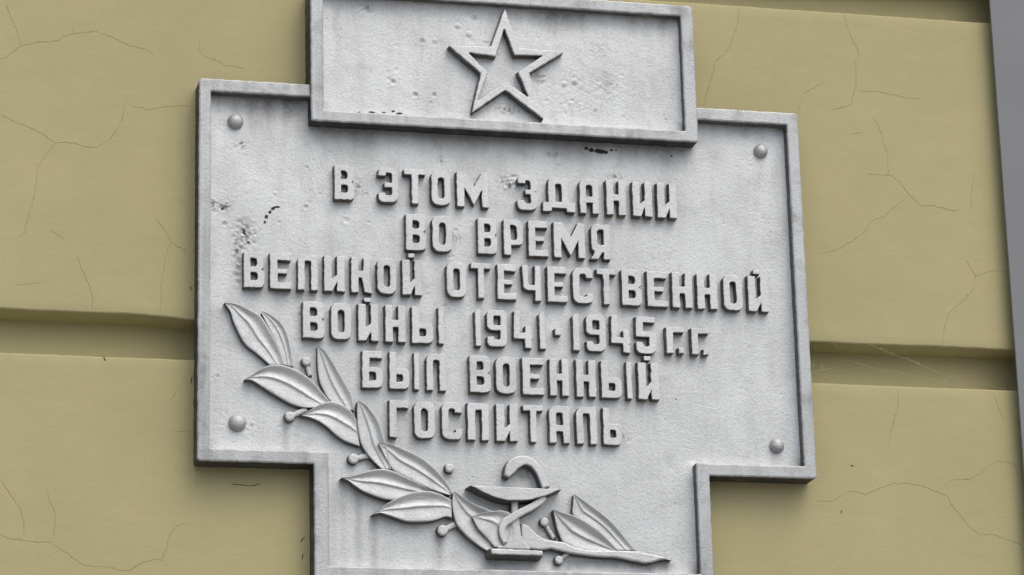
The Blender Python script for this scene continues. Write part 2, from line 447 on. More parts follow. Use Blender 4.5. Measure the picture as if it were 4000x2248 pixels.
# ------------------------------------------------------------------ plaque
D_FIELD, D_TF, D_TFIELD = 0.022, 0.055, 0.035
def XS(pts, d): return mean([P(x, y, d)[0] for x, y in pts])
def ZS(pts, d): return mean([P(x, y, d)[1] for x, y in pts])
d = FRAME_D
xl = XS([(775,316),(777,896),(772,1555),(770,1800)], d); xr = XS([(3116,454),(3147.7,1046),(3176,1505),(3189,1836)], d)
zt = ZS([(780,303),(1205,329.5),(2730,422.5),(3092,439.4)], d); zb = ZS([(767.5,1803),(1227.7,1812.7),(2774.6,1857.4),(3191,1869)], d)
xli = XS([(826,357),(823,877),(820,1555),(818,1747)], d); xri = XS([(3072.7,487.7),(3101.7,1046),(3127,1505),(3142,1820)], d)
zti = ZS([(826,357),(1205,379),(2730,468),(3073,487.7)], d); zbi = ZS([(818,1747.6),(1285,1762),(2721,1810),(3140,1823)], d)
bl = XS([(1230,1814),(1225,2244)], d); br = XS([(2774.6,1857),(2786,2218)], d)
bli = XS([(1285.5,1762),(1285.5,2210)], d); bri = XS([(2721,1810),(2735,2238)], d)
bbi = ZS([(1285,2210),(1500,2217.5),(2000,2226),(2700,2241)], d); bb = bbi - (zbi-zb)
d = D_TF
tl = XS([(1210,0),(1218,472)], d); tr = XS([(2708,29),(2727,555)], d); tb = ZS([(1218,472.5),(2727,555)], d); tt = ZS([(2372,0),(2708,25)], d)
tli = XS([(1257.5,0),(1270,431)], d); tri = XS([(2658,64),(2677,508)], d); tti = ZS([(1900,12.4),(2658,64)], d); tbi = ZS([(1270,431),(1709,454),(2677,512)], d)

plaque = empty('memorial_plaque', ((xl+xr)/2, 0, zb))
tag(plaque, 'silver painted cast metal memorial plaque with raised Cyrillic lettering, star and laurel', 'plaque')
def part(name, me, parent=None):
    o = link(name, me); par = parent or plaque
    o.parent = par; o.matrix_parent_inverse = Matrix.Translation(-Vector(plaque.location))
    return o
def group_part(name):
    o = empty(name); o.parent = plaque; o.matrix_parent_inverse = Matrix.Translation(-Vector(plaque.location)); return o
def subpart(name, me, grp):
    o = link(name, me); o.parent = grp; return o

R_ = 0.006
cut = 0.012                                            # the border stops against the header block's flanks
ring = [(tl+cut, zt), (xl, zt, R_), (xl, zb, R_), (bl, zb, .002), (bl, bb, R_), (br, bb, R_), (br, zb, .002), (xr, zb, R_), (xr, zt, .009), (tr-cut, zt),
        (tr-cut, zti), (xri, zti, .002), (xri, zbi, .002), (bri, zbi, .002), (bri, bbi, .002), (bli, bbi, .002), (bli, zbi, .002), (xli, zbi, .002), (xli, zti, .002), (tl+cut, zti)]
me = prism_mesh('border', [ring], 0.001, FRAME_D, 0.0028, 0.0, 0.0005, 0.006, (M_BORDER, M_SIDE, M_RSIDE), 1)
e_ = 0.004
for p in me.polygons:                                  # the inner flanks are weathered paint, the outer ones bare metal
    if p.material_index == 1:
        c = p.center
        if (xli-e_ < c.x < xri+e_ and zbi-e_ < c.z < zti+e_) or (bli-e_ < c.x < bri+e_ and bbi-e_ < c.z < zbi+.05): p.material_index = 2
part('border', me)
top_o = [(tl, tb, .003), (tr, tb, .005), (tr, tt, .009), (tl, tt, .006)]
top_i = [(tli, tbi, .002), (tri, tbi, .002), (tri, tti, .002), (tli, tti, .002)]
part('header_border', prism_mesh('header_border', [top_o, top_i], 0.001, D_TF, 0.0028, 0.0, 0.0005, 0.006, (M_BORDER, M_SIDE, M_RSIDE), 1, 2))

# fields: fine sheets with real dents, scuffs and undulation
def field(name, x0, x1, z0, z1, dep, inside, edges, pits, scuffs, grimes, chips, npit, seed):
    st = 0.0017
    r = np.random.default_rng(seed)
    nx, nz = int((x1-x0)/st)+1, int((z1-z0)/st)+1
    xs = np.linspace(x0, x1, nx); zs = np.linspace(z0, z1, nz)
    X, Z = np.meshgrid(xs, zs); H = np.zeros_like(X); G = np.zeros_like(X); C = np.zeros_like(X)
    for L in (0.31, 0.17, 0.11, 0.07, 0.045):
        a = r.uniform(0, 6.28, 6)
        H += L*0.0016*(np.sin(X*6.28/L*np.cos(a[0])+Z*6.28/L*np.sin(a[0])+a[1])*np.sin(X*6.28/L*np.cos(a[2])*.8+Z*6.28/L*np.sin(a[2])+a[3]))
    for kind, v, lo, hi, amt in edges:               # cast fillets where the sheet meets the border
        if kind == 'x': dd = np.abs(X-v); inr = np.clip((Z-lo)/.03+.3, 0, 1)*np.clip((hi-Z)/.03+.3, 0, 1)
        else: dd = np.abs(Z-v); inr = np.clip((X-lo)/.03+.3, 0, 1)*np.clip((hi-X)/.03+.3, 0, 1)
        H += inr*amt*np.exp(-(dd/0.012)**1.3)
    allp = list(pits)
    for _ in range(npit):
        allp.append((r.uniform(x0, x1), r.uniform(z0, z1), r.uniform(.0016, .0045), r.choice([-1, -1, .6])*r.uniform(.25, .8)*1e-3, 0.05*r.random()))
    for (x, z, rad, dpt, gr) in allp:
        e = max(4*rad, .006)
        ix0, ix1 = np.searchsorted(xs, [x-e, x+e]); iz0, iz1 = np.searchsorted(zs, [z-e, z+e])
        if ix0 >= ix1 or iz0 >= iz1: continue
        sx, sz = X[iz0:iz1, ix0:ix1]-x, Z[iz0:iz1, ix0:ix1]-z
        q = (sx**2+sz**2)/rad**2
        H[iz0:iz1, ix0:ix1] += dpt*np.exp(-q) - 0.25*dpt*np.exp(-((np.sqrt(q)-1.6)/.5)**2)
        G[iz0:iz1, ix0:ix1] += gr*np.exp(-q*1.2)
    for (x, z, rx, rz, amp, gr) in scuffs:
        m = np.exp(-(((X-x)/rx)**2+((Z-z)/rz)**2))
        sel = m > 0.02
        N = np.zeros(int(sel.sum()))
        for k in range(14):
            L = r.uniform(.005, .016); th = r.uniform(0, 6.28)
            N += np.sin((X[sel]*math.cos(th)+Z[sel]*math.sin(th))*6.28/L+r.uniform(0, 6.28))
        N = N/3.0 + r.normal(0, .5, N.shape)
        H[sel] += m[sel]*N*amp; G[sel] += m[sel]*gr*np.clip(N*.6+.35, 0, 1.4)
    wav = 0.004*np.sin(X*90+3)+0.006*np.sin(X*37+1)+0.003*np.sin(X*211)
    for (xa, xb, ztop, zbot, g) in grimes:           # run-off stains: strong at the top, fading downwards, ragged
        fx = np.clip((X-xa)/0.012, 0, 1)*np.clip((xb-X)/0.012, 0, 1)
        L = max(1e-4, ztop-zbot)
        fz = np.clip(1-(ztop-Z+wav)/L, 0, 1)*(Z < ztop+0.003)
        G += 1.0*g*fx*fz
    for (x, z, rx, rz, v) in chips:
        q = ((X-x)/rx)**2+((Z-z)/rz)**2
        C = np.maximum(C, v*np.exp(-q*.8))
    keep = inside((X[:-1, :-1]+X[1:, 1:])/2, (Z[:-1, :-1]+Z[1:, 1:])/2)
    I = np.arange(nx*nz).reshape(nz, nx)
    quads = np.stack([I[:-1, :-1], I[:-1, 1:], I[1:, 1:], I[1:, :-1]], -1)[keep]
    used = np.unique(quads); remap = np.full(nx*nz, -1); remap[used] = np.arange(len(used)); quads = remap[quads]
    co = np.stack([X.ravel(), -(dep+H.ravel()), Z.ravel()], -1)[used].astype(np.float32)
    me = bpy.data.meshes.new(name)
    me.vertices.add(len(co)); me.vertices.foreach_set('co', co.ravel())
    me.loops.add(quads.size); me.loops.foreach_set('vertex_index', quads.ravel().astype(np.int32))
    me.polygons.add(len(quads)); me.polygons.foreach_set('loop_start', np.arange(0, quads.size, 4, dtype=np.int32))
    me.polygons.foreach_set('use_smooth', np.ones(len(quads), dtype=bool))
    me.update(calc_edges=True)
    for nm, A in (('grime', G), ('chip', C)):
        at = me.attributes.new(nm, 'FLOAT', 'POINT'); at.data.foreach_set('value', np.clip(A.ravel()[used], 0, 1).astype(np.float32))
    me.materials.append(M_PANEL); me.validate()
    return me
F = lambda x, y: P(x, y, D_FIELD)
def pit(x, y, r_px, depth, g, dd=D_FIELD): a = P(x, y, dd); return (a[0], a[1], r_px*.00045, depth*.95, g*.5)
def scf(x, y, rx, ry, amp, g, dd=D_FIELD): a = P(x, y, dd); return (a[0], a[1], rx*.00045, ry*.00045, amp, g)
def grm(xa, ya, xb, yb, g, dd=D_FIELD):
    a, b = P(xa, (ya+yb)/2, dd), P(xb, (ya+yb)/2, dd); t, q = P((xa+xb)/2, ya, dd), P((xa+xb)/2, yb, dd)
    return (a[0], b[0], t[1], q[1], g)
def chp(x, y, rx, ry, v=1.0, dd=D_FIELD): a = P(x, y, dd); return (a[0], a[1], rx*.00045, ry*.00045, v)
def ins_main(X, Z):
    a = (X > xli-.012) & (X < xri+.012) & (Z > zbi-.012) & (Z < zti+.012)
    b = (X > bli-.012) & (X < bri+.012) & (Z > bbi-.012) & (Z < zbi)
    return a | b
pits = [pit(1198,655,6,-.0012,.5), pit(1195,810,8,-.0015,.5), pit(1092,870,6,-.001,.4), pit(877,875,8,-.0014,.7), pit(875,815,10,-.0012,.8),
        pit(1250,760,6,-.0008,.2), pit(1075,755,7,.0008,.1), pit(1430,760,6,-.001,.3), pit(1440,870,5,-.001,.3), pit(850,1470,7,-.001,.6), pit(985,1655,7,.001,.5),
        pit(2180,645,5,-.001,.4), pit(1990,730,9,-.0012,.8), pit(1960,690,8,.001,.3), pit(2665,590,5,-.001,.5), pit(1880,520,6,-.001,.2), pit(1780,900,6,-.001,.4),
        pit(2235,965,6,-.001,.4), pit(1740,1195,6,-.0012,.4), pit(2245,1570,4,-.001,.4), pit(2600,1640,5,-.001,.4)]
scuffs = [scf(945,565,22,14,.0006,.6), scf(830,800,45,22,.0008,.55), scf(880,805,22,14,.0008,.6), scf(955,915,40,48,.0009,.55), scf(945,870,22,16,.0006,.5),
          scf(930,980,14,30,.0007,.6), scf(1980,715,28,26,.0008,.6), scf(2010,690,10,12,.0008,.5), scf(2400,690,26,8,.0007,.6), scf(2160,605,34,10,.0005,.35),
          scf(1720,625,12,20,.0006,.4), scf(1395,730,24,30,.0005,.4), scf(930,1050,16,60,.0004,.5), scf(2115,2125,40,40,.0005,.5), scf(2055,1855,36,22,.0008,.5),
          scf(1780,930,22,14,.0007,.45), scf(2430,1700,16,10,.0006,.3)]
gr = [grm(1215,500,2720,600,.30), grm(1240,500,1500,660,.20), grm(1600,540,2100,650,.18), grm(2150,560,2720,680,.2), grm(826,372,1205,470,.42), grm(950,372,1080,620,.25), grm(1095,372,1190,560,.3),
      grm(2745,470,3075,530,.28), grm(955,1135,1045,1220,.22), grm(1060,1140,1240,1210,.25), grm(1180,1330,1270,1390,.25), grm(1400,1340,1590,1390,.22), grm(1840,1540,2130,1580,.22),
      grm(1095,1640,1135,1900,.40), grm(1145,1650,1178,1820,.26), grm(1325,1880,1362,2700,.30), grm(1380,1890,1425,2700,.34), grm(1440,2020,1485,2700,.36), grm(1292,1780,1322,2600,.26),
      grm(1685,2095,1745,2330,.42), grm(1560,2040,1600,2190,.14), grm(826,1690,1280,1748,.0), grm(950,1490,985,1600,.15), grm(1880,2180,2120,2225,.35), grm(2150,2200,2650,2235,.25),
      grm(2440,1470,2640,1560,.12), grm(2340,1200,2700,1260,.12), grm(2080,855,2640,900,.12), grm(2380,1385,2760,1430,.12)]
chips = [chp(2292,581,10,6), chp(2310,586,12,8), chp(2330,590,14,8), chp(2350,592,16,9), chp(2368,596,10,7), chp(2390,588,9,5), chp(2407,587,5,4),
         chp(1082,810,11,4), chp(1066,816,8,6), chp(1054,831,6,8), chp(1040,850,7,11), chp(1034,868,7,6), chp(950,905,8,8), chp(958,915,9,6), chp(970,948,9,5), chp(868,817,6,5),
         chp(2215,2070,0.1,0.1), chp(2640,1560,4,3), chp(2622,610,5,3), chp(1380,415,4,3)]
edges = [('x', xri, zbi, zti, .0050), ('z', zti, xli, xri, .0030), ('x', xli, zbi, zti, .0025), ('z', zbi, xli, bli, .0025), ('z', zbi, bri, xri, .0025),
         ('x', bri, bbi, zbi, .0050), ('x', bli, bbi, zbi, .0025), ('z', bbi, bli, bri, .0025)]
part('field', field('field', xli-.012, xri+.012, bbi-.012, zti+.012, D_FIELD, ins_main, edges, pits, scuffs, gr, chips, 150, 3))
T = D_TFIELD
pits = [pit(1535,322,9,-.0020,.6,T), pit(1622,372,9,-.0020,.6,T), pit(1696,372,8,-.0018,.6,T), pit(1649,162,9,-.0018,.7,T), pit(1788,103,9,.0016,.4,T), pit(1832,135,10,.0014,.4,T),
        pit(1855,65,11,.0014,.4,T), pit(1444,30,13,.0018,.4,T), pit(1682,402,6,-.001,.5,T), pit(1700,160,8,.001,.3,T), pit(2202,330,9,.0014,.5,T), pit(2245,321,10,.0014,.5,T), pit(2391,331,3,-.0012,.8,T), pit(2409,334,3,-.0012,.8,T),
        pit(2110,303,18,.0012,.2,T), pit(2120,300,8,-.0014,.4,T), pit(2323,292,3,-.001,.7,T), pit(2325,437,7,-.001,.4,T), pit(2600,468,5,-.001,.4,T), pit(1275,75,4,-.001,.5,T), pit(1478,355,4,-.001,.4,T)]
scuffs = [scf(1430,28,22,16,.0006,.4,T), scf(2340,200,60,40,.0002,.12,T), scf(2320,330,160,60,.0002,.09,T), scf(2240,410,70,25,.0003,.16,T), scf(1990,430,40,16,.0006,.5,T), scf(2110,300,24,14,.0006,.25,T)]
gr = [grm(1265,-40,2650,60,.34,T), grm(1900,30,2650,130,.30,T), grm(2050,60,2300,150,.2,T)]
chips = [chp(1403,443,7,5,1,T), chp(1455,441,16,3.5,1,T), chp(1535,437,7,5,1,T), chp(1560,446,12,5,1,T), chp(1500,442,10,3,1,T)]
edges = [('x', tri, tbi, tti, .0045), ('z', tti, tli, tri, .0040), ('x', tli, tbi, tti, .0020), ('z', tbi, tli, tri, .0020)]
part('header_field', field('header_field', tli-.012, tri+.012, tbi-.012, tti+.012, T, lambda X, Z: np.ones_like(X, bool), edges, pits, scuffs, gr, chips, 45, 5))

# star outline
SD = 0.051
so = [(1972,31),(2028.5,188.6),(2207,202),(2068,286),(2126,468),(1974.6,352),(1843,441),(1879,286),(1751,177),(1918,182)]
si = [(1970.5,112),(2010,215.5),(2122,217.6),(2024,282),(2066,381),(1972.5,317),(1864,398),(1906,286),(1831,206),(1937,220)]
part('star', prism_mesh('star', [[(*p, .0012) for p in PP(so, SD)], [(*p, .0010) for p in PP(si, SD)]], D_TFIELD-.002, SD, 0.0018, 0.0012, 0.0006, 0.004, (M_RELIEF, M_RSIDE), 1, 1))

# rivets
def dome_mesh(name, x, z, d0, r, h, mat, seed, flat=1.0, rings=9, seg=28):
    rr = random.Random(seed); verts, faces = [], []
    fac = [rr.uniform(-.03, .03) for _ in range(6)]
    verts_n = []
    for i in range(rings):
        a = math.pi/2*i/rings
        for k in range(seg):
            th = 2*math.pi*k/seg; q = 1+sum(f*math.cos((j+2)*th+j) for j, f in enumerate(fac))*.45*math.sin(a*2)
            rad = r*math.cos(a)**flat*q
            verts.append((x+rad*math.cos(th), -(d0+h*math.sin(a)), z+rad*math.sin(th)))
    base = len(verts)
    verts.append((x, -(d0+h), z))
    for k in range(seg): verts.append((x+r*1.01*math.cos(2*math.pi*k/seg), -(d0-.004), z+r*1.01*math.sin(2*math.pi*k/seg)))
    for i in range(rings-1):
        for k in range(seg): faces.append((i*seg+k, i*seg+(k+1) % seg, (i+1)*seg+(k+1) % seg, (i+1)*seg+k))
    for k in range(seg):
        faces.append(((rings-1)*seg+k, (rings-1)*seg+(k+1) % seg, base))
        faces.append((base+1+k, base+1+(k+1) % seg, (k+1) % seg, k))
    me = bpy.data.meshes.new(name); me.from_pydata(verts, [], faces); me.materials.append(mat)
    for p in me.polygons: p.use_smooth = True
    return me
for i, (x, y, r) in enumerate([(922,470.7,31), (2976,587,29), (929,1649,34), (3039,1738.6,30)]):
    a = P(x, y, D_FIELD+.008)
    part('rivet', dome_mesh('rivet', a[0], a[1], D_FIELD, r*.000447, .0125, M_RIVET, i, 0.85))

# ------------------------------------------------------------------ lettering
def glyph(ch, W, H):
    """outline(s) in a W x H box, stroke proportions of the cast lettering"""
    a = 0.335*W; r = 0.30*W; s = 0.06*W; q = 0.12*W
    def S(pts): return [(p[0]*W, p[1]*H) + ((p[2]*W,) if len(p) > 2 else ()) for p in pts]
    if ch == 'В':
        return [[S([(0,0,.03),(1,0,.26),(1,.44,.16),(.86,.515),(.97,.585,.12),(.97,1,.24),(0,1,.03)]),
                 S([(.33,.20,.05),(.67,.20,.14),(.67,.43,.12),(.33,.43,.04)]), S([(.33,.60,.04),(.65,.60,.12),(.65,.84,.16),(.33,.84,.04)])]]
    if ch == 'О': return [[S([(0,0,.36),(1,0,.36),(1,1,.36),(0,1,.36)]), S([(.335,.185,.16),(.665,.185,.16),(.665,.81,.16),(.335,.81,.16)])]]
    if ch == 'Э': return [[S([(0,.26,.03),(0,0,.34),(1,0,.34),(1,1,.34),(0,1,.22),(0,.77,.03),(.36,.77,.02),(.38,.86,.05),(.67,.86,.12),(.67,.57,.03),(.30,.57,.03),(.30,.43,.03),(.67,.43,.03),(.67,.19,.12),(.33,.19,.08),(.33,.26,.02)])]]
    if ch == 'З': return [[S([(0,.27,.03),(0,0,.34),(1,0,.34),(1,.46,.18),(.88,.53),(1,.60,.15),(1,1,.34),(.05,1,.22),(.05,.77,.03),(.42,.77,.02),(.44,.86,.05),(.67,.86,.12),(.67,.585,.05),(.40,.585,.03),(.40,.455,.03),(.67,.455,.05),(.67,.185,.12),(.36,.185,.08),(.36,.27,.02)])]]
    if ch == 'Т': return [[S([(.345,0,.03),(.66,0,.03),(.66,.845),(1,.845,.03),(1,1,.03),(0,1,.03),(0,.845,.03),(.345,.845)])]]
    if ch == 'М': return [[S([(0,0,.02),(.235,0,.02),(.235,.56),(.53,.05,.02),(.78,.50),(.78,0,.02),(1,0,.02),(1,1,.02),(.79,1),(.55,.60),(.29,1),(0,1,.02)])]]
    if ch == 'Д': return [[S([(0,0,.02),(.27,0,.02),(.27,.105),(.73,.105),(.73,0,.02),(1,0,.02),(1,.265,.02),(.80,.265),(.80,1,.08),(.17,1,.19),(.17,.265),(0,.265,.02)]), S([(.39,.285,.02),(.585,.285,.02),(.585,.81,.07),(.39,.81,.07)])]]
    if ch == 'А': return [[S([(0,0,.02),(a/W,0,.02),(a/W,.31,.02),(.665,.31,.02),(.665,0,.02),(1,0,.02),(1,1,.12),(0,1,.34)]), S([(.335,.485,.03),(.665,.485,.03),(.665,.825,.12),(.335,.825,.12)])]]
    if ch == 'Н': return [[S([(0,0,.02),(.37,0,.02),(.37,.41,.04),(.635,.41,.04),(.635,0,.02),(1,0,.02),(1,1,.02),(.635,1,.02),(.635,.60,.05),(.37,.60,.05),(.37,1,.02),(0,1,.02)])]]
    if ch in 'ИЙ':
        c = [S([(0,0,.02),(.40,0,.02),(.62,.27),(.62,0,.02),(1,0,.02),(1,1,.02),(.62,1,.02),(.62,.47,.02),(.38,.355,.02),(.38,1,.02),(0,1,.02)])]
        return [c] + ([[S([(.31,1.06,.03),(.63,1.06,.03),(.63,1.175,.03),(.31,1.175,.03)])]] if ch == 'Й' else [])
    if ch == 'Р': return [[S([(0,0,.02),(.37,0,.02),(.37,.28),(1,.28,.26),(1,1,.30),(0,1,.03)]), S([(.36,.42,.05),(.68,.42,.14),(.68,.85,.16),(.36,.85,.05)])]]
    if ch == 'Е': return [[S([(0,0,.02),(1,0,.03),(1,.175,.03),(.35,.175,.02),(.35,.43,.02),(.80,.43,.02),(.80,.56,.02),(.35,.56,.02),(.35,.81,.02),(.97,.81,.02),(.97,1,.03),(0,1,.02)])]]
    if ch == 'Я': return [[S([(1,0,.02),(1,1,.04),(0,1,.34),(0,.29,.22),(.18,.22,.04),(-.06,.0,.02),(.33,0,.02),(.56,.20,.02),(.64,.20,.02),(.64,0,.02)]), S([(.32,.415,.14),(.66,.415,.04),(.66,.85,.05),(.32,.85,.16)])]]
    if ch == 'Л': return [[S([(0,0,.02),(.34,0,.02),(.34,.83,.08),(.66,.83,.08),(.66,0,.02),(1,0,.02),(1,1,.06),(0,1,.38)])]]
    if ch == 'П': return [[S([(0,0,.02),(.36,0,.02),(.36,.82,.03),(.66,.82,.03),(.66,0,.02),(1,0,.02),(1,1,.02),(0,1,.02)])]]
    if ch == 'К': return [[S([(0,0,.02),(.37,0,.02),(.37,.42,.03),(.54,.42,.06),(.68,.01,.02),(1.06,-.02,.02),(.93,.50,.06),(1,1,.02),(.64,1,.02),(.61,.62,.05),(.37,.62,.03),(.37,1,.02),(0,1,.02)])]]
    if ch == 'Ч': return [[S([(1,0,.02),(.68,0,.02),(.68,.29,.03),(.05,.29,.32),(0,1,.02),(.31,1,.02),(.33,.44,.12),(.68,.44,.05),(.68,1,.02),(1,1,.02)])]]
    if ch == 'С': return [[S([(1,.72,.03),(.66,.72,.02),(.64,.83,.10),(.335,.83,.14),(.335,.18,.14),(.68,.18,.08),(.68,.27,.02),(1,.27,.03),(1,0,.34),(0,0,.34),(0,1,.34),(1,1,.34)])]]
    if ch == 'Ь': return [[S([(0,0,.02),(1,0,.28),(1,.57,.28),(.36,.57,.02),(.36,1,.02),(0,1,.02)]), S([(.35,.19,.04),(.67,.19,.10),(.67,.40,.10),(.35,.40,.04)])]]
    if ch == 'Б': return [[S([(0,0,.02),(1,0,.28),(1,.56,.28),(.35,.56,.02),(.35,.81,.02),(.97,.81,.02),(.97,1,.02),(0,1,.02)]), S([(.33,.19,.04),(.67,.19,.12),(.67,.43,.12),(.33,.43,.04)])]]
    if ch == 'Г': return [[S([(0,0,.02),(.38,0,.02),(.38,.80,.02),(1,.80,.03),(1,1,.03),(0,1,.02)])]]
    if ch == '1': return [[S([(0,0,.05),(1,0,.05),(1,1,.05),(.5,1,.1),(.0,.93,.1)])]]
    if ch == '.': return [[S([(0,0,.05),(1,0,.05),(1,1,.05),(0,1,.05)])]]
    if ch == '9': return [[S([(0,.27,.03),(.30,.27,.03),(.38,.19,.08),(.66,.19,.12),(.66,.45,.03),(0,.45,.26),(0,1,.28),(1,1,.30),(1,0,.32),(0,0,.30)]), S([(.33,.585,.10),(.68,.585,.05),(.68,.845,.08),(.33,.845,.08)])]]
    if ch == '4': return [[S([(.60,0,.02),(.95,0,.02),(.95,.25,.02),(1,.25,.02),(1,.41,.02),(.95,.41,.02),(.95,.60,.02),(.62,.60,.02),(.62,.41,.03),(.34,.41,.03),(.38,1,.02),(.05,1,.02),(0,.25,.02),(.60,.25,.02)])]]
    if ch == '5': return [[S([(0,.31,.03),(.32,.31,.03),(.40,.19,.08),(.66,.19,.12),(.66,.455,.04),(0,.455,.03),(0,1,.02),(.96,1,.02),(.96,.85,.02),(.36,.85,.02),(.36,.60,.02),(1,.60,.26),(1,0,.34),(0,0,.30)])]]
D_LET = D_FIELD + 0.0145
def row(top, bot, items):
    (x1, y1), (x2, y2) = top; (u1, v1), (u2, v2) = bot
    for ch, xa, xb in items:
        xm = (xa+xb)/2
        yt = y1 + (y2-y1)*(xm-x1)/(x2-x1); yb = v1 + (v2-v1)*(xm-u1)/(u2-u1); ym = (yt+yb)/2
        X0_, X1_ = P(xa, ym, D_LET)[0], P(xb, ym, D_LET)[0]
        Z1_, Z0_ = P(xm, yt, D_LET)[1], P(xm, yb, D_LET)[1]
        letter(ch, X0_, X1_, Z0_, Z1_)
def letter(ch, xa, xb, za, zb_):
    W, H = xb-xa, zb_-za
    if ch == 'Ы':                                   # soft sign bowl plus upright
        gl = [[[(p[0],)+tuple(p[1:]) for p in c] for c in glyph('Ь', W*0.665, H)[0]], [[(W*.83, 0, .001), (W, 0, .001), (W, H, .001), (W*.83, H, .001)]]]
    else: gl = glyph(ch, W, H)
    tilt = random.gauss(0, 0.004)
    meshes = []
    for g in gl:
        cs = [[(xa+p[0]+tilt*p[1], za+p[1]) + ((p[2],) if len(p) > 2 else ()) for p in c] for c in g]
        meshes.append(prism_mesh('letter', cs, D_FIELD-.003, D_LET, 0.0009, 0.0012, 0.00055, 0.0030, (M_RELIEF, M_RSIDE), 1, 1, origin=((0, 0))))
    if len(meshes) == 1: me = meshes[0]
    else:
        v, f, mi = [], [], []
        for m in meshes:
            b = len(v); v += [tuple(q.co) for q in m.vertices]; f += [tuple(b+i for i in p.vertices) for p in m.polygons]; mi += [p.material_index for p in m.polygons]
        me = bpy.data.meshes.new('letter'); me.from_pydata(v, [], f); me.materials.append(M_RELIEF); me.materials.append(M_RSIDE)
        me.polygons.foreach_set('material_index', mi)
        for m in meshes: bpy.data.meshes.remove(m)
    part('digit' if ch in '1945' else ('full_stop' if ch == '.' else 'letter'), me)
row(((1346,647),(2605,717)), ((1346,780),(2605,851)), [('В',1307,1385),('Э',1478,1557),('Т',1580,1663),('О',1686,1760.6),('М',1785,1909.6),('З',2021,2099),('Д',2120.5,2246.3),('А',2265,2339),('Н',2369,2443.5),('И',2471.4,2547.5),('И',2567.7,2643.8)])
row(((1625,838),(2347,878)), ((1625,978),(2347,1013.5)), [('В',1586,1665),('О',1690,1768),('В',1867,1942.5),('Р',1968,2043.5),('Е',2065,2142.5),('М',2164,2286),('Я',2311,2384)])
row(((993,986),(2962,1080)), ((993,1123),(2962,1217)), [('В',952.8,1033.5),('Е',1055,1139),('Л',1164,1241.6),('И',1266.5,1347),('К',1372,1449),('О',1474.5,1549),('Й',1572,1648.5),('О',1745.6,1821.7),('Т',1841.6,1917.7),('Е',1943.5,2017),('Ч',2041,2113),('Е',2139,2216.6),('С',2238,2317),('Т',2332,2407.7),('В',2429.5,2508),('Е',2528.5,2608.6),('Н',2626,2704.7),('Н',2723.6,2802),('О',2827,2901),('Й',2923,3001.6)])
row(((1226,1179),(2524,1239)), ((1226,1321),(2524,1382)), [('В',1183.5,1269.6),('О',1292.9,1372),('Й',1400,1479),('Н',1505.6,1584.8),('Ы',1609.6,1734),('1',1857.5,1879),('9',1903,1980.5),('4',2005.7,2080),('1',2108.6,2131),('1',2238.7,2264),('9',2291,2366.8),('4',2387,2463.8),('5',2485,2562.8)])
row(((2638,1279),(2736,1283)), ((2638,1380),(2736,1385)), [('Г',2603.6,2673.4),('Г',2702.6,2770.5)])
row(((2661,1360),(2758,1366)), ((2661,1380.5),(2758,1386)), [('.',2652,2672),('.',2748,2769)])
row(((2180,1285),(2280,1289)), ((2180,1309),(2280,1314)), [('.',2168.8,2191.3)])
row(((1455,1372),(2534,1417.5)), ((1455,1515),(2534,1561)), [('Б',1415,1495),('Ы',1521.6,1637.7),('Л',1666.7,1742.4),('В',1836,1918),('О',1937.6,2017),('Е',2042,2126),('Н',2147.8,2223),('Н',2251.9,2328),('Ы',2349.7,2469),('Й',2494,2575)])
row(((1558,1565),(2393,1594)), ((1558,1709),(2393,1738)), [('Г',1521.3,1596),('О',1619,1699.5),('С',1727,1805.5),('П',1827,1910.7),('И',1939,2022.8),('Т',2045,2122.7),('А',2147,2226.6),('Л',2253,2332.6),('Ь',2357,2430)])

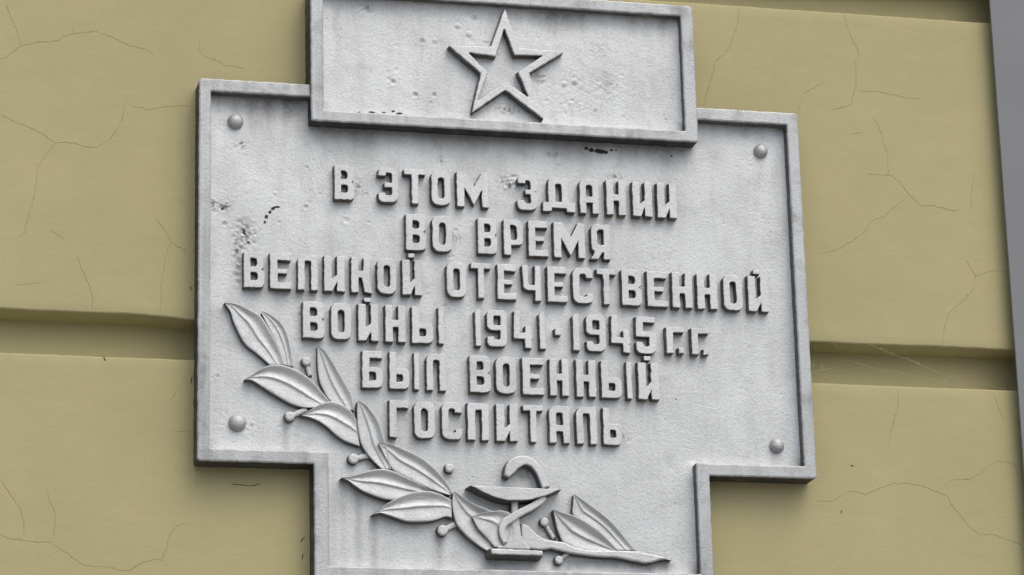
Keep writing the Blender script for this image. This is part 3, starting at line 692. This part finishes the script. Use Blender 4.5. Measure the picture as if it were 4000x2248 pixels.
# ------------------------------------------------------------------ laurel branch
laurel = group_part('laurel_branch')
def leaf_mesh(up, lo, h, val=0.0050, rib=0.5, nt_=44):
    dd = D_FIELD+h
    U = catmull(PP(up, dd), nt_); Lw = catmull(PP(lo, dd), nt_)
    val *= 1.0
    us = [0, .012, .04, .11, .16, .21, .26, .31, .36, .41, .45, .487, .513, .58, .66, .75, .84, .95, .985, 1]
    pu = [0, .012, .04, .16, .26, .36, .45, .487, .513, .58, .75, .95, .985, 1]
    pz = [-.0016, -.0002, 0, -.62*val, -.95*val, -.92*val, -.62*val, -.42*val, -.80*val, -.84*val, -.72*val, -.52*val, -.52*val-.0004, -.52*val-.0018]
    def prof(u): return float(np.interp(u, pu, pz))
    r = random.Random(int(up[0][0]))
    verts, faces = [], []
    m = len(us)
    for i in range(nt_):
        t = i/(nt_-1); env = min(1, (math.sin(math.pi*min(.97, max(.03, t)))**0.55)*1.05)
        for u in us:
            p = U[i].lerp(Lw[i], u)
            z = prof(u)*env - 0.0035*t**3 + r.gauss(0, .00010)
            verts.append((p.x, -(dd+z), p.y))
    for i in range(nt_-1):
        for k in range(m-1):
            a = i*m+k; faces.append((a, a+1, a+m+1, a+m))
    smooth = [True]*len(faces)
    # skirts down to the sheet
    for row_i in (0, m-1):
        b0 = len(verts)
        for i in range(nt_):
            a, b = (U[i], Lw[i]) if row_i == 0 else (Lw[i], U[i])
            dv = (a-b); dv = dv.normalized()*0.0012 if dv.length > 1e-6 else Vector((0, 0))
            v = verts[i*m+row_i]; verts.append((v[0]+dv.x, -(D_FIELD-.004), v[2]+dv.y))
        for i in range(nt_-1):
            q = (i*m+row_i, (i+1)*m+row_i, b0+i+1, b0+i)
            faces.append(q if row_i == 0 else q[::-1]); smooth.append(False)
    for i in (0, nt_-1):                             # close tip and base ends
        b0 = len(verts)
        for k in range(m): v = verts[i*m+k]; verts.append((v[0], -(D_FIELD-.004), v[2]))
        for k in range(m-1):
            q = (i*m+k, i*m+k+1, b0+k+1, b0+k); faces.append(q[::-1] if i == 0 else q); smooth.append(False)
    me = bpy.data.meshes.new('leaf'); me.from_pydata(verts, [], faces); me.materials.append(M_RELIEF)
    me.materials.append(M_RSIDE)
    me.polygons.foreach_set('material_index', [0 if q else 1 for q in smooth]); me.polygons.foreach_set('use_smooth', smooth); me.update()
    return me
LV = [
 ([(1025,1216),(1063,1233.5),(1097,1260),(1120,1298),(1133,1347.5),(1140.5,1393),(1146,1432)], [(1022,1222),(1030,1240),(1055,1290),(1080,1340),(1098,1382),(1106,1425)], .0095, .004),
 ([(878,1183),(926,1188),(979,1211),(1021,1237),(1055,1290),(1082,1340),(1101,1382),(1114,1428)], [(880,1186),(900,1215),(917,1266),(955,1338),(1001,1377),(1056,1424)], .0145, .0055),
 ([(1242,1352),(1271.6,1374),(1302,1416),(1332,1465),(1359,1511),(1378,1552.6),(1385,1604)], [(1241,1356),(1241,1416),(1245,1465),(1256,1507),(1288,1562),(1340,1600)], .0125, .005),
 ([(957,1482),(983,1467),(1021,1440.5),(1063,1425),(1116,1429),(1165,1448),(1211,1478.5),(1249,1518),(1271.6,1545),(1292,1570)], [(960,1484),(983,1484),(1021,1507),(1063,1533.6),(1108,1560),(1146,1579),(1192,1590.6),(1240,1590)], .0165, .0062),
 ([(1176,1622),(1203,1607.6),(1245,1581),(1290.6,1568),(1332,1577),(1370,1602),(1395,1640)], [(1180,1624),(1205,1628),(1245,1643.7),(1279,1666.5),(1313,1697),(1350,1722),(1408,1742)], .0165, .006),
 ([(1400,1565),(1431,1583),(1458,1613),(1477,1640),(1492,1674),(1505,1720),(1520,1780),(1530,1834)], [(1398,1567),(1396,1606),(1398,1655),(1402,1688),(1413,1733.6),(1436,1771.5),(1463,1802),(1495,1832)], .0185, .006),
 ([(1481,1732),(1516,1731.6),(1561,1747),(1611,1768),(1660,1796),(1702,1832),(1732,1866.5),(1753,1897),(1767,1927)], [(1481,1735),(1500.6,1775),(1519.6,1809.5),(1540,1838),(1590,1866),(1680,1908),(1762,1934)], .0185, .006),
 ([(1335,1866.5),(1368,1862.7),(1409.5,1849),(1455,1836),(1500.6,1832),(1546,1843.7),(1592,1866.5),(1633.6,1887),(1675,1910),(1708,1926)], [(1340,1868),(1364,1878),(1383,1893),(1417,1916),(1462.7,1935),(1512,1950),(1570,1952),(1640,1945),(1704,1932)], .0205, .0065),
 ([(1457,2010),(1478,1992),(1516,1965),(1561,1940.5),(1614.6,1921.5),(1671.6,1918),(1717,1927),(1765,1952)], [(1460,2010),(1485.5,2003),(1516,2011),(1554,2024),(1592,2035.5),(1641,2037),(1698,2032),(1744,2016.5),(1768,2022)], .0210, .006),
 ([(1776,1920),(1825,1953.6),(1870,1976),(1912,1991),(1940,2010),(1950,2060),(1945,2110),(1935,2150)], [(1773,1923.5),(1768,1954),(1772,1999),(1785.5,2045),(1812,2079),(1850,2113),(1888,2140),(1918,2156)], .0200, .007),
 ([(1846,2018),(1889,2003),(1927,1997),(1965,1995),(2000,2010),(2015,2060),(2000,2130)], [(1846,2021),(1858,2045),(1870,2066),(1886,2083),(1904,2102),(1935,2136)], .0240, .005),
 ([(2244,1931),(2275,1951.7),(2310.5,1973.7),(2346,2001),(2379,2028.6),(2406.7,2056),(2437,2092),(2461.7,2122),(2488,2152)], [(2242,1933),(2240,1970),(2239,2009),(2272,2030),(2308,2052),(2344,2080),(2378,2113),(2414,2150)], .0135, .006),
 ([(2163,1992),(2198,2002.5),(2236,2012),(2275,2028.6),(2310.5,2050.6),(2346,2078),(2379,2111),(2416,2150)], [(2163,1995),(2170,2026),(2178.6,2064),(2189.6,2092),(2203,2117),(2247,2140),(2300,2150),(2400,2153)], .0190, .0085),
]
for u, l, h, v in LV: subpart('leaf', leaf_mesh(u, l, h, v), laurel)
# main stalk of the branch with its pointed end
ST = D_FIELD+.017
stalk = [(2035,2040),(2066,2055),(2092,2082),(2125,2104),(2165,2112),(2203,2118),(2247,2138),(2291,2148),(2357,2150),(2412,2150),(2486,2153),(2549.6,2165.6),(2604.6,2178),(2643,2190),(2606,2184),(2577,2188),(2549.6,2198),(2522,2201),(2467,2191),(2412,2179),(2330,2175),(2247,2165),(2192,2153),(2154,2143),(2110,2150),(2040,2140)]
subpart('stalk', prism_mesh('stalk', [[(*p, .004) for p in PP(stalk, ST)]], D_FIELD-.003, ST, .003, .0015, .0003, .004, (M_RELIEF, M_RSIDE), 1, 1), laurel)
for i, (x, y, r, sx, sy, w) in enumerate([(1197.5,1412,18,1212,1468,9), (1133,1626.6,19,1200,1596,11), (1381,1792.4,20,1448,1776,11), (1757,1828.5,18,1766,1900,3), (1730,2071.6,21,1788,2042,12), (2127.7,2039,17,2166,2104,9), (2184.5,2188,17,2222,2160,9)]):
    a = P(x, y, D_FIELD+.012); b = P(sx, sy, D_FIELD+.010); R0 = r*.000447
    va, vb = Vector(a), Vector(b); t = (vb-va).normalized(); nn = Vector((-t.y, t.x))*w*.000447
    if w > 5:
        st_c = [tuple(va+nn*.9)+(0,), tuple(vb+nn)+(0,), tuple(vb-nn)+(0,), tuple(va-nn*.9)+(0,)]
        subpart('berry_stem', prism_mesh('berry_stem', [st_c], D_FIELD-.003, D_FIELD+.0095, .003, .001, .0003, .003, (M_RELIEF, M_RSIDE), 1, 1), laurel)
    circ = [(a[0]+R0*math.cos(k*math.pi/14), a[1]+R0*math.sin(k*math.pi/14)) for k in range(28)]
    subpart('berry', prism_mesh('berry', [circ], D_FIELD-.003, D_FIELD+.0135, .0032, .0012, .0002, .003, (M_RELIEF, M_RSIDE), 1, 1), laurel)

# ------------------------------------------------------------------ bowl and snake
bowl_g = group_part('footed_bowl')
BD = D_FIELD+.032
bowl = [(1838,1897),(1965,1902.5),(2078.5,1907.4),(2194,1911.5),(2169,1921),(2116,1941),(2059.6,1953),(2003,1955),(1946,1946),(1897,1926),(1859,1907)]
bq = PP(bowl, BD); under = catmull([bq[3]] + bq[4:] + [bq[0]], 40)
bowl_c = [bq[0], bq[1], bq[2]] + [tuple(p) for p in under[:-1]]
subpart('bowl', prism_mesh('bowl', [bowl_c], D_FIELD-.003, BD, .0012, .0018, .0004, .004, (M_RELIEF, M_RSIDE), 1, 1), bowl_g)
stem = [(1999,1930),(2026,1930),(2026,2000),(2033,2050),(2038,2092),(2052,2116),(2074,2140),(2072,2152),(1942,2146),(1942,2134),(1962,2126),(1982,2106),(1993,2070),(1998,2010)]
sd = D_FIELD+.021
subpart('foot_stem', prism_mesh('foot_stem', [[(*p, .008) for p in PP(stem, sd)]], D_FIELD-.003, sd, .0035, .001, .0003, .004, (M_RELIEF, M_RSIDE), 1, 1), bowl_g)
base = [(1916,2142),(2122,2152),(2122,2171),(1922,2165)]
subpart('foot_base', prism_mesh('foot_base', [[(*p, .001) for p in PP(base, D_FIELD+.034)]], D_FIELD-.003, D_FIELD+.034, .0018, .0040, .0005, .004, (M_RELIEF, M_RSIDE), 1, 1), bowl_g)
def band(pts, widths, dep, nseg=40):
    c = catmull(PP(pts, dep), nseg); wv = np.interp(np.linspace(0, 1, nseg), np.linspace(0, 1, len(widths)), widths)*.000447
    l, r = [], []
    for i in range(nseg):
        t = (c[min(nseg-1, i+1)]-c[max(0, i-1)]).normalized(); nn = Vector((-t.y, t.x))
        l.append(tuple(c[i]+nn*wv[i]/2)); r.append(tuple(c[i]-nn*wv[i]/2))
    return l + r[::-1]
snake = group_part('snake')
subpart('snake_head', prism_mesh('snake_head', [band([(1980,1862),(1992,1838),(2010,1813),(2046,1798),(2080,1808),(2104,1836),(2121,1870),(2134,1906)], [20,46,46,36,31,30,31,32], D_FIELD+.021)], D_FIELD-.003, D_FIELD+.021, .0026, .001, .0002, .004, (M_RELIEF, M_RSIDE), 1, 1), snake)
subpart('snake_body', prism_mesh('snake_body', [band([(2128,1938),(2112,1958),(2078,1980),(2033,2003),(1999,2024),(1973,2042),(1963,2067),(1966,2097),(1976,2122)], [27,28,29,29,31,32,30,27,18], D_FIELD+.0265)], D_FIELD-.003, D_FIELD+.0265, .0028, .0008, .0002, .004, (M_RELIEF, M_RSIDE), 1, 1), snake)

# ------------------------------------------------------------------ cobweb in the joint
web = empty('cobweb', (*P(3180, 1420, 0.0)[:1], 0.0, P(3180, 1420, 0.0)[1]))
tag(web, 'thin dusty cobweb threads stretched across the recessed joint beside the plaque', 'cobweb')
def strand(pts, rad, dep, sag=0.0):
    q = []
    c = catmull([P(3100+x/2.862, 1280+y/2.862, 0) for x, y in pts], max(6, len(pts)*6))
    for i, p in enumerate(c):
        t = i/(len(c)-1); y = dep[0]*(1-t)+dep[1]*t
        q.append((p.x+random.gauss(0, .0002), y, p.y+random.gauss(0, .0002)))
    o = link('thread', tube_mesh('thread', q, rad*0.72, M_WEB, 5)); to_parent(o, web)
for pts, rad, dep in [
 ([(840,185),(980,232),(1150,290),(1300,335),(1460,395),(1700,470)], .00042, (0.001, 0.024)), ([(620,340),(830,400),(1000,440),(1250,475),(1500,525),(1740,560)], .00034, (0.012, 0.026)),
 ([(205,492),(350,460),(520,410)], .00034, (0.004, 0.02)), ([(440,170),(480,198),(515,225)], .0004, (0.0015, 0.006)), ([(205,500),(380,505),(560,520)], .00022, (0.004, 0.02)),
 ([(1700,470),(1960,560),(2200,615),(2385,665)], .00024, (0.024, 0.014)), ([(1280,330),(1460,380),(1640,450)], .00028, (0.008, 0.024)), ([(900,440),(1100,470),(1300,470)], .00024, (0.018, 0.024)),
 ([(225,200),(300,240),(360,230)], .0003, (0.003, 0.02)), ([(260,250),(262,340),(258,400)], .0003, (0.01, 0.02)), ([(255,380),(266,390),(260,405)], .0009, (0.02, 0.02)), ([(365,372),(348,392),(368,415),(368,450)], .0008, (0.02, 0.02)),
 ([(1715,575),(1745,568),(1768,556)], .0009, (0.024, 0.024)), ([(1870,562),(1898,552)], .0008, (0.024, 0.024)), ([(1805,512),(1832,506)], .0008, (0.024, 0.024)), ([(2375,665),(2395,668)], .001, (0.012, 0.012)), ([(975,230),(1005,240)], .0009, (.004, .004)), ([(1415,378),(1435,386)], .0008, (.014, .014)), ([(458,364),(466,358)], .0009, (.02, .02))]:
    strand(pts, rad, dep)
print('objects', len(bpy.data.objects), 'GH', GH, 'plaque', xl, xr, zb, zt, tt)
